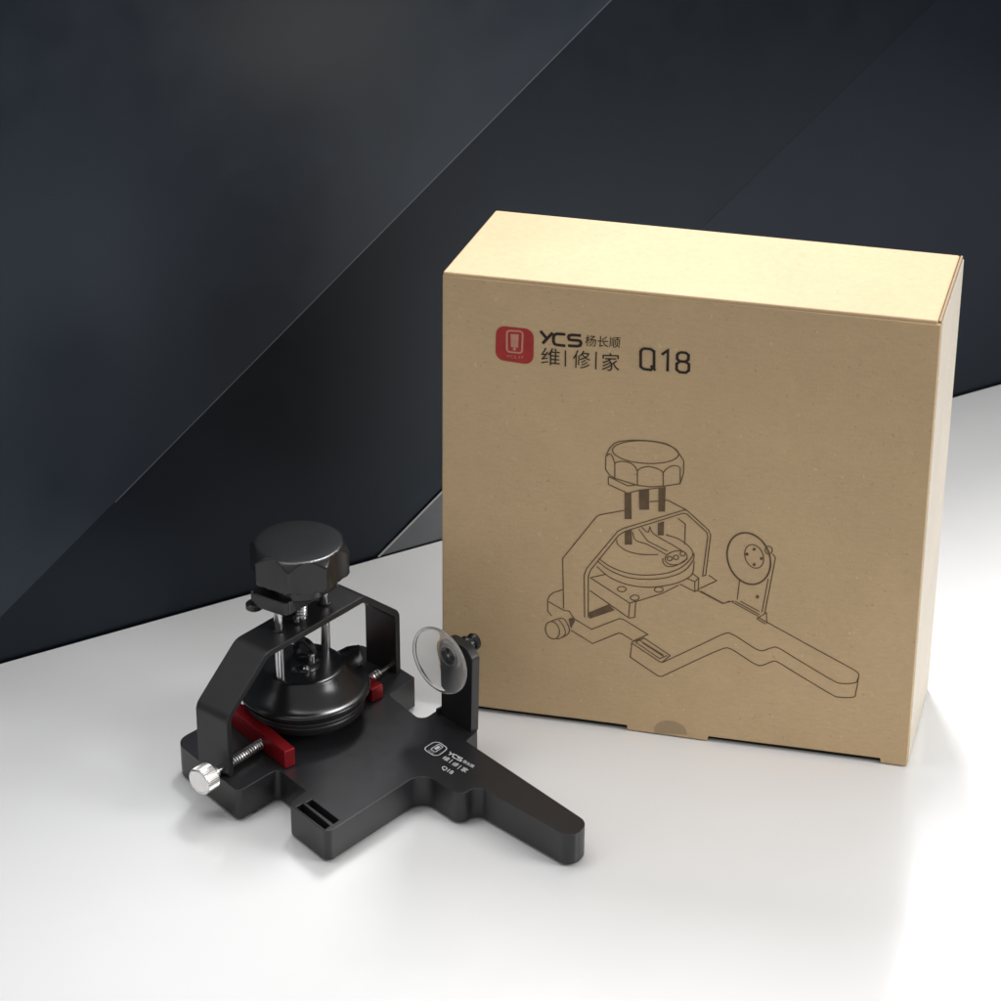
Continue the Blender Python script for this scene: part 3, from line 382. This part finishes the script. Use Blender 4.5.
base.data.set_sharp_from_angle(angle=radians(35))
md = base.modifiers.new('bevel', 'BEVEL'); md.width = .0085; md.segments = 3; md.limit_method = 'ANGLE'; md.angle_limit = radians(50); md.harden_normals = True
bm = bmesh.new()
for k_ in ('s1', 's2'):
    q = [Vector(p) for p in SLOTS[k_]]; ce = sum(q, Vector((0, 0))) / 4
    prism(bm, [ce + (p - ce) * .985 for p in q], .1055, .112)
obj('slot_insert', bm, M['recess'], base, smooth=False)
for x, y in ((-.98, -.62), (-.80, -.80), (-.30, -.02), (-.46, -1.08), (.06, -.82), (.49, -1.11), (-.02, -.36)):
    bm = bmesh.new(); cyl(bm, (x, y, 0), (x, y, LO), .035, 20, .003); obj('rubber_foot', bm, M['recess'], base)
pf = lambda u, v: Vector((u, v, ZT + .0018))
bm = bmesh.new()
q = PLATE_TEXT
ribbon(bm, rrect(q['emb'], .28), .0042, pf, closed=True)
ce = sum((Vector(p) for p in q['emb']), Vector((0, 0))) / 4
up = (Vector(q['emb'][1]) - Vector(q['emb'][0])) / 2; rt = (Vector(q['emb'][2]) - Vector(q['emb'][1])) / 2
ic = [ce + rt * sx * .38 + up * (sy * .62 + .14) for sx, sy in ((-1, 1), (1, 1), (1, -1), (-1, -1))]
ribbon(bm, rrect([tuple(p) for p in ic], .2), .0040, pf, closed=True)
flat(bm, [tuple(ce + rt * sx * .19 + up * (sy * .33 + .2)) for sx, sy in ((-1, 1), (1, 1), (1, -1), (-1, -1))], pf)
text_into(bm, 'YCS.37', tuple(ce - rt * .45 - up * .86), tuple(ce + rt * .45 - up * .86), tuple(ce - rt * .45 - up * .66), pf)
obj('emblem', bm, M['silver_ink'], base, smooth=False)
bm = bmesh.new()
# the wide letters of the maker's name, drawn as strokes in a unit box
def unit(k_, pts):
    p0, p1, p2 = (Vector(p) for p in q[k_]); return [tuple(p0 + (p1 - p0) * x + (p2 - p0) * y) for x, y in pts]
for st in ([(0, .97), (.16, .47)], [(.30, .97), (.16, .47), (.05, .02)], [(.62, .95), (.42, .95), (.34, .8), (.34, .2), (.42, .05), (.62, .05)],
           [(1, .95), (.74, .95), (.68, .85), (.68, .62), (.74, .53), (.94, .50), (1, .4), (1, .16), (.94, .05), (.67, .05)]): ribbon(bm, unit('ycs', st), .0052, pf)
for s_, k_ in (('杨长顺', 'yang'), ('维', 'wei'), ('修', 'xiu'), ('家', 'jia')): text_into(bm, s_, *q[k_], pf, .008)
ribbon(bm, q['bar1'], .0034, pf); ribbon(bm, q['bar2'], .0034, pf)
obj('maker_lettering', bm, M['silver_ink'], base, smooth=False)
bm = bmesh.new(); text_into(bm, 'Q18', *q['q'], pf, .008); obj('model_number', bm, M['silver_ink'], base, smooth=False)

# arched bracket: a bent strap. s runs along the arch, w across it
SD = Vector((.6354, .7722, 0)); SA = Vector((.7722, -.6354, 0)); SO = Vector((-.9458, -.7424, 0))      # SO: middle of the strap at its left foot
def sp(s, w, z): return SO + SD * s + SA * w + Vector((0, 0, z))
TH = .030; HW = .0884; o_ = TH / 2
cl = round_poly([(-1, -5, 0), (o_, .153, 0), (o_, .432, .045), (.252, .638 - o_, .06), (.842, .634 - o_, .06), (1.063 - o_, .450, .045), (1.063 - o_, .153, 0), (3, -5, 0)], 7)
cl = [p for p in cl if p.y > 0]
bm = bmesh.new(); R4 = []
for i, p in enumerate(cl):
    t_ = ((cl[min(i + 1, len(cl) - 1)] - cl[max(i - 1, 0)])).normalized(); n_ = Vector((-t_.y, t_.x))
    if i in (0, len(cl) - 1): n_ = Vector((-1, 0)) if i == 0 else Vector((1, 0))
    a, c = p + n_ * o_, p - n_ * o_
    R4.append([bm.verts.new(sp(a.x, HW, a.y)), bm.verts.new(sp(a.x, -HW, a.y)), bm.verts.new(sp(c.x, -HW, c.y)), bm.verts.new(sp(c.x, HW, c.y))])
for p, r in zip(R4, R4[1:]):
    for k in range(4): bm.faces.new((p[k], p[(k + 1) % 4], r[(k + 1) % 4], r[k]))
bm.faces.new(R4[0]); bm.faces.new(R4[-1][::-1])
arch = obj('arched_bracket', bm, M['black_matte'], clamp, .005, 2, ang=50)

SC = .5485; KC = sp(SC, 0, 0)
def kc(z): return KC + Vector((0, 0, z))
# knob with eight shallow flats
ZB = .846
ph = radians(-90 - 9)
def knob_r(t, r, h): return r
bm = bmesh.new(); N = 192
def facet(t, R):
    a = (t - ph) % (pi / 4) - pi / 8
    k_ = abs(a) / (pi / 8)
    return R * (.848 + .152 * k_ ** 1.9 - .012 * max(0, k_ - .86) / .14)
prof = [(0, 0), (.15, 0), (.185, .003), (.203, .009), (.2115, .018), (.2125, .04), (.2125, .090), (.2125, .102), (.2115, .110), (.2085, .117), (.2045, .123), (.200, .128), (.1955, .133), (.191, .138), (.1865, .142), (.182, .1455), (.176, .148), (.169, .149), (.10, .1495), (0, .1495)]
rings = []
for i_, (r, h) in enumerate(prof):
    if r == 0: rings.append([bm.verts.new(kc(ZB + h))]); continue
    rr = []
    for k in range(N):
        t = 2 * pi * k / N
        rad = min(r, facet(t, .2125)) if r > .12 else r
        rr.append(bm.verts.new(kc(ZB + h) + Vector((cos(t), sin(t), 0)) * rad))
    rings.append(rr)
for p, r in zip(rings, rings[1:]):
    for i in range(N):
        j = (i + 1) % N
        if len(p) == 1: bm.faces.new((p[0], r[i], r[j]))
        elif len(r) == 1: bm.faces.new((p[i], r[0], p[j]))
        else: bm.faces.new((p[i], r[i], r[j], p[j]))
knob = obj('round_knob', bm, M['black_plastic'], clamp, ang=28)
bm = bmesh.new(); lathe(bm, kc(0), (0, 0, 1), [(0, .78), (.120, .78), (.125, .784), (.125, .842), (0, .842)], 48); obj('knob_collar', bm, M['black_plastic'], knob)
# cross plate under the knob, with the guide rods and the lead screw
bm = bmesh.new(); pl = round_poly([(-.175, -.120, .02), (.185, -.120, .04), (.185, .060, .04), (-.150, .060, .03)], 5)
prism(bm, pl, .722, .786, lambda x, y, z: KC + SD * x + SA * y + Vector((0, 0, z)))
cross = obj('cross_plate', bm, M['black_plastic'], clamp, .006, 2)
bm = bmesh.new(); p = KC + SD * -.155 + SA * -.118; lathe(bm, p + Vector((0, 0, .700)), (0, 0, 1), [(0, 0), (.030, 0), (.036, .005), (.036, .024), (.03, .03), (.012, .03), (.012, .09), (0, .09)], 28)
obj('stop_screw', bm, M['black_plastic'], cross)
for s_ in (-.137, .140):
    bm = bmesh.new(); q_ = KC + SD * s_; cyl(bm, q_ + Vector((0, 0, .395)), q_ + Vector((0, 0, .735)), .0195, 24, .003); obj('guide_rod', bm, M['steel'], clamp)
    bm = bmesh.new(); lathe(bm, q_ + Vector((0, 0, .6365)), (0, 0, 1), [(.021, -.004), (.029, -.004), (.030, .004), (.027, .006), (.021, .006)], 28); obj('bushing', bm, M['black_matte'], arch)
bm = bmesh.new(); cyl(bm, kc(.612), kc(.79), .021, 24, .003); sweep(bm, helix(kc(.615), kc(.785), .0225, 13), .0045, 6)
obj('lead_screw', bm, M['steel'], clamp)
bm = bmesh.new(); q_ = KC + SD * -.052 + SA * .02; cyl(bm, q_ + Vector((0, 0, .640)), q_ + Vector((0, 0, .668)), .015, 20, .005); obj('set_screw', bm, M['steel'], arch)

# turntable: ring on the jaws, suction dome with a raised collar on top
bm = bmesh.new(); lathe(bm, kc(0), (0, 0, 1), [(0, .156), (.17, .156), (.17, .204), (.242, .204), (.252, .209), (.256, .217), (.256, .240), (.252, .245), (.253, .248), (.261, .251), (.261, .262), (.257, .266), (.250, .267), (.250, .274), (.256, .277), (.256, .286), (.0, .286)], 96)
obj('turntable', bm, M['black_matte'], clamp)
bm = bmesh.new(); lathe(bm, kc(0), (0, 0, 1), [(0, .287), (.262, .287), (.274, .290), (.279, .296), (.280, .303), (.277, .310), (.270, .314), (.262, .3155), (.252, .3185), (.235, .330), (.215, .346), (.198, .362), (.184, .380), (.1755, .394), (.172, .401), (.167, .405), (.150, .4062), (.0, .4066)], 96)
dome = obj('suction_dome', bm, M['rubber'], clamp, ang=50)
bm = bmesh.new(); lathe(bm, kc(0), (0, 0, 1), [(0, .404), (.072, .404), (.074, .406), (.070, .412), (.060, .420), (.046, .424), (.030, .424), (.028, .419), (0, .419)], 48)
obj('ball_socket', bm, M['black_plastic'], clamp)
bm = bmesh.new(); ring_o = KC + SD * .045 + SA * -.03
sweep(bm, [ring_o + Vector((0, 0, .440)) + SA * (.050 * cos(t)) + Vector((0, 0, .046 * sin(t))) for t in [2 * pi * i / 40 for i in range(40)]], .015, 10, True)
obj('lever_loop', bm, M['rubber'], clamp)
bm = bmesh.new(); q_ = KC + SA * .035 + SD * .015; cyl(bm, q_ + Vector((0, 0, .41)), q_ + Vector((0, 0, .462)), .0165, 20, .004); obj('lever_pin', bm, M['steel'], clamp)
bm = bmesh.new(); q_ = KC + SA * .05 + SD * -.035; lathe(bm, q_ + Vector((0, 0, .418)), Vector((-.3, -.6, .7)), [(0, -.01), (.014, -.01), (.014, .006), (.009, .014), (0, .017)], 20); obj('set_screw', bm, M['steel'], clamp)
# release tab that curls up over the rim
bm = bmesh.new(); D = Vector((cos(radians(38)), sin(radians(38)), 0)); S_ = Vector((-D.y, D.x, 0)); grid = []
for i in range(15):
    t = i / 14; r = .150 + .135 * t; w_ = .045 + .022 * sin(pi * min(1, t * .9)) ; w_ = w_ if t < .8 else w_ * math.sqrt(max(.05, 1 - ((t - .8) / .2) ** 2))
    z_ = .402 - .060 * sin(pi * min(1, t * 1.5)) * (1 if t < .66 else 0) + .012 * t
    z_ = .392 - .030 * sin(pi * t) - .018 * t
    row = []
    for j in range(9):
        s_ = (j / 8 - .5) * 2; zz_ = z_ + .018 * (1 - s_ * s_) 
        row.append((bm.verts.new(KC + D * r + S_ * (w_ * s_) + Vector((0, 0, zz_))), bm.verts.new(KC + D * r + S_ * (w_ * s_) + Vector((0, 0, zz_ - .016)))))
    grid.append(row)
for i in range(14):
    for j in range(8):
        bm.faces.new([grid[x][y][0] for x, y in ((i, j), (i + 1, j), (i + 1, j + 1), (i, j + 1))]); bm.faces.new([grid[x][y][1] for x, y in ((i, j + 1), (i + 1, j + 1), (i + 1, j), (i, j))])
for i in range(14):
    for j in (0, 8): bm.faces.new((grid[i][j][0], grid[i + 1][j][0], grid[i + 1][j][1], grid[i][j][1]))
for j in range(8):
    for i in (0, 14): bm.faces.new((grid[i][j][0], grid[i][j + 1][0], grid[i][j + 1][1], grid[i][j][1]))
obj('release_tab', bm, M['rubber'], clamp, ang=60)

# red jaws that slide along the arms
def kp(s, w, z): return KC + SD * s + SA * w + Vector((0, 0, z))
def jaw(pts, z0, z1):
    bm = bmesh.new(); prism(bm, pts, z0, z1, lambda x, y, z: kp(x, y, z)); return obj('red_jaw', bm, M['red_metal'], clamp, .004, 2)
jaw([(-.255, -.218), (-.358, .222), (-.308, .234), (-.195, -.206)], .156, .2405)
jaw([(.285, -.205), (.245, .160), (.310, .168), (.36, -.195)], .156, .2205)
# clamp screw with its coil, and the knurled thumb screw outside the left foot
zs, ws = .188, .050
bm = bmesh.new(); cyl(bm, sp(-.05, ws, zs), sp(.26, ws, zs), .0145, 20, .003); rod = obj('clamp_screw', bm, M['steel'], clamp)
bm = bmesh.new(); sweep(bm, helix(sp(.035, ws, zs), sp(.235, ws, zs), .0185, 15), .0042, 7); obj('coil', bm, M['nickel'], rod)
bm = bmesh.new(); cyl(bm, sp(.82, .045, .176), sp(1.035, .045, .176), .011, 20, .002); rod = obj('clamp_screw', bm, M['steel'], clamp)
bm = bmesh.new(); sweep(bm, helix(sp(.86, .045, .176), sp(.965, .045, .176), .0155, 8), .0042, 7); obj('coil', bm, M['nickel'], rod)
bm = bmesh.new()
def kn(t, r, h): return r * (1 + (.022 * (1 if int(t / (2 * pi) * 160 + .5) % 4 < 2 else -1) if .056 < r else 0))
lathe(bm, sp(-.035, ws, zs), -SD, [(0, 0), (.024, 0), (.026, .004), (.026, .022), (.024, .026), (.022, .028), (.045, .030), (.055, .034), (.0575, .038), (.0575, .096), (.055, .101), (.050, .104), (.047, .104), (.0455, .1025), (0, .1015)], 160, kn)
obj('thumb_screw', bm, M['nickel'], clamp, ang=25)

# upright plate with the clear suction cup
PA = Vector((.682, -.731, 0)); PM = Vector((.731, .682, 0)); CX = Vector((.669, .743, 0)); PO = Vector((-.022, -.324, 0))
def pp(a, b, z): return PO + PA * a + PM * b + Vector((0, 0, z))
bm = bmesh.new(); prof = round_poly([(0, .150, 0), (.186, .150, 0), (.196, .518, .03), (.155, .558, .05), (.045, .560, .05), (.004, .520, .03)], 5)
prism(bm, prof, 0, .044, lambda x, z, d: pp(x, d, z)); post = obj('upright_plate', bm, M['black_matte'], clamp, .004, 2)
bm = bmesh.new(); lug = round_poly([(-.018, -.014, .006), (.225, -.014, .006), (.225, .062, .006), (-.018, .062, .006)], 3)
prism(bm, [(-.018, -.014), (-.004, -.014), (-.004, .058), (-.018, .058)], .15, .185, lambda x, y, z: pp(x, y, z))
obj('plate_bracket', bm, M['black'], clamp, .003, 2)
hz = .516; ha = .100
bm = bmesh.new(); cyl(bm, pp(ha, -.030, hz), pp(ha, .055, hz), .020, 24, .003); lathe(bm, pp(ha, .044, hz + .006), PM, [(0, 0), (.034, 0), (.039, .006), (.040, .016), (.034, .022), (.024, .026), (.026, .036), (.034, .042), (.038, .052), (.034, .064), (.020, .072), (0, .074)], 32)
obj('cup_screw', bm, M['black_plastic'], clamp)
bm = bmesh.new()
prof_o = [(0, -.004), (.030, -.004), (.050, .000), (.060, .005), (.064, .012), (.078, .018), (.100, .026), (.122, .038), (.140, .053), (.148, .061), (.151, .062), (.1545, .064), (.156, .068)]
prof_i = [(.156, .072), (.154, .076), (.150, .077), (.147, .074), (.145, .068), (.137, .0585), (.119, .044), (.097, .0325), (.075, .025), (.058, .020), (.054, .016), (.050, .016), (0, .016)]
lathe(bm, pp(ha, -.030, hz), -CX, [(a * .965, b) for a, b in prof_o + prof_i], 72)
cup = obj('suction_cup', bm, M['clear'], clamp, ang=60)
bm = bmesh.new(); lathe(bm, pp(ha, -.030, hz), -CX, [(.040, .0175), (.043, .0165), (.0475, .0175), (.0475, .021), (.043, .022), (.040, .021), (.040, .0175)], 40)
obj('hub_ring', bm, M['clear'], cup)
CY = Vector((CX.y, -CX.x, 0)); HO = pp(ha, -.030, hz) - CX * .017
for k in range(4):
    t = k * pi / 2; bm = bmesh.new(); lathe(bm, HO + CY * (.026 * cos(t)) + Vector((0, 0, .026 * sin(t))), -CX, [(0, 0), (.0105, 0), (.0105, .004), (.007, .007), (0, .008)], 18); obj('hub_stud', bm, M['black_plastic'], cup)
bm = bmesh.new(); lathe(bm, HO, -CX, [(0, 0), (.009, 0), (.009, .007), (0, .010)], 16); obj('hub_pin', bm, M['steel'], cup)

# ------------------------------------------------------------------ camera, light, render
cam = bpy.data.cameras.new('camera'); co = bpy.data.objects.new('camera', cam); C.objects.link(co)
pit, rol = .5, .0022
fw = Vector((0, cos(pit), -sin(pit))); r0 = Vector((1, 0, 0)); u0 = r0.cross(fw)
r_ = r0 * cos(rol) + u0 * sin(rol); u_ = -r0 * sin(rol) + u0 * cos(rol)
m4 = Matrix((r_, u_, -fw)).transposed().to_4x4(); m4.translation = Vector((.22724, -10.59101, 6.79775)); co.matrix_world = m4
cam.sensor_width = 36; cam.lens = 2884.054 / 1001 * 36; cam.clip_start = .1; cam.clip_end = 200
cam.dof.use_dof = True; cam.dof.focus_distance = 12.3; cam.dof.aperture_fstop = 1.0
cam.dof.aperture_fstop = 103.7 / 1000 / .035
sc_ = bpy.context.scene; sc_.camera = co

def area(name, loc, target, sx, sy, power, col=(1, 1, 1), spread=180):
    l = bpy.data.lights.new(name, 'AREA'); l.shape = 'RECTANGLE'; l.size = sx; l.size_y = sy; l.energy = power; l.color = col; l.spread = radians(spread)
    o = bpy.data.objects.new(name, l); C.objects.link(o); o.location = loc
    d = Vector(target) - Vector(loc); o.rotation_euler = d.to_track_quat('-Z', 'Y').to_euler(); return o
area('softbox_behind', (-0.5, 9.5, 10.5), (0, -1.2, 0), 14, 5.0, 850)
area('softbox_key', (1.15, 5.5, 9.3), (.7, -.8, 0), 1.3, 3.2, 228, spread=100)
area('softbox_overhead', (-.3, .9, 8.0), (.1, .2, 0), 8, 2.4, 108, spread=110)
area('softbox_right', (6.5, -2.5, 4.0), (1.5, 0, .8), 3, 3, 62, spread=80)
area('softbox_left', (-4.5, -1.2, 5.0), (-1.7, .4, 0), 3, 3, 7, spread=80)  # added fill lamp, unseen, brightens the back left of the table
WORLD = .49

w = bpy.data.worlds.new('World'); sc_.world = w; w.use_nodes = True
bg = w.node_tree.nodes['Background']; bg.inputs['Strength'].default_value = WORLD
tc = nd(w.node_tree, 'ShaderNodeTexCoord'); sx = nd(w.node_tree, 'ShaderNodeSeparateXYZ'); w.node_tree.links.new(tc.outputs['Generated'], sx.inputs[0])
w.node_tree.links.new(ramp(w.node_tree, mapr(w.node_tree, sx.outputs['Z'], -.2, .2, 0, 1), [(0, (.03, .03, .03)), (1, (1, 1, 1))]), bg.inputs['Color'])   # pale studio; dark lower half added so the backdrop's reflection fades upward
vs = sc_.view_settings; vs.view_transform = 'Standard'; vs.look = 'None'; vs.exposure = 0; vs.gamma = 1; vs.use_curve_mapping = False
sc_.cycles.use_denoising = True; sc_.cycles.max_bounces = 10; sc_.cycles.transmission_bounces = 10; sc_.cycles.caustics_refractive = True; sc_.cycles.caustics_reflective = False
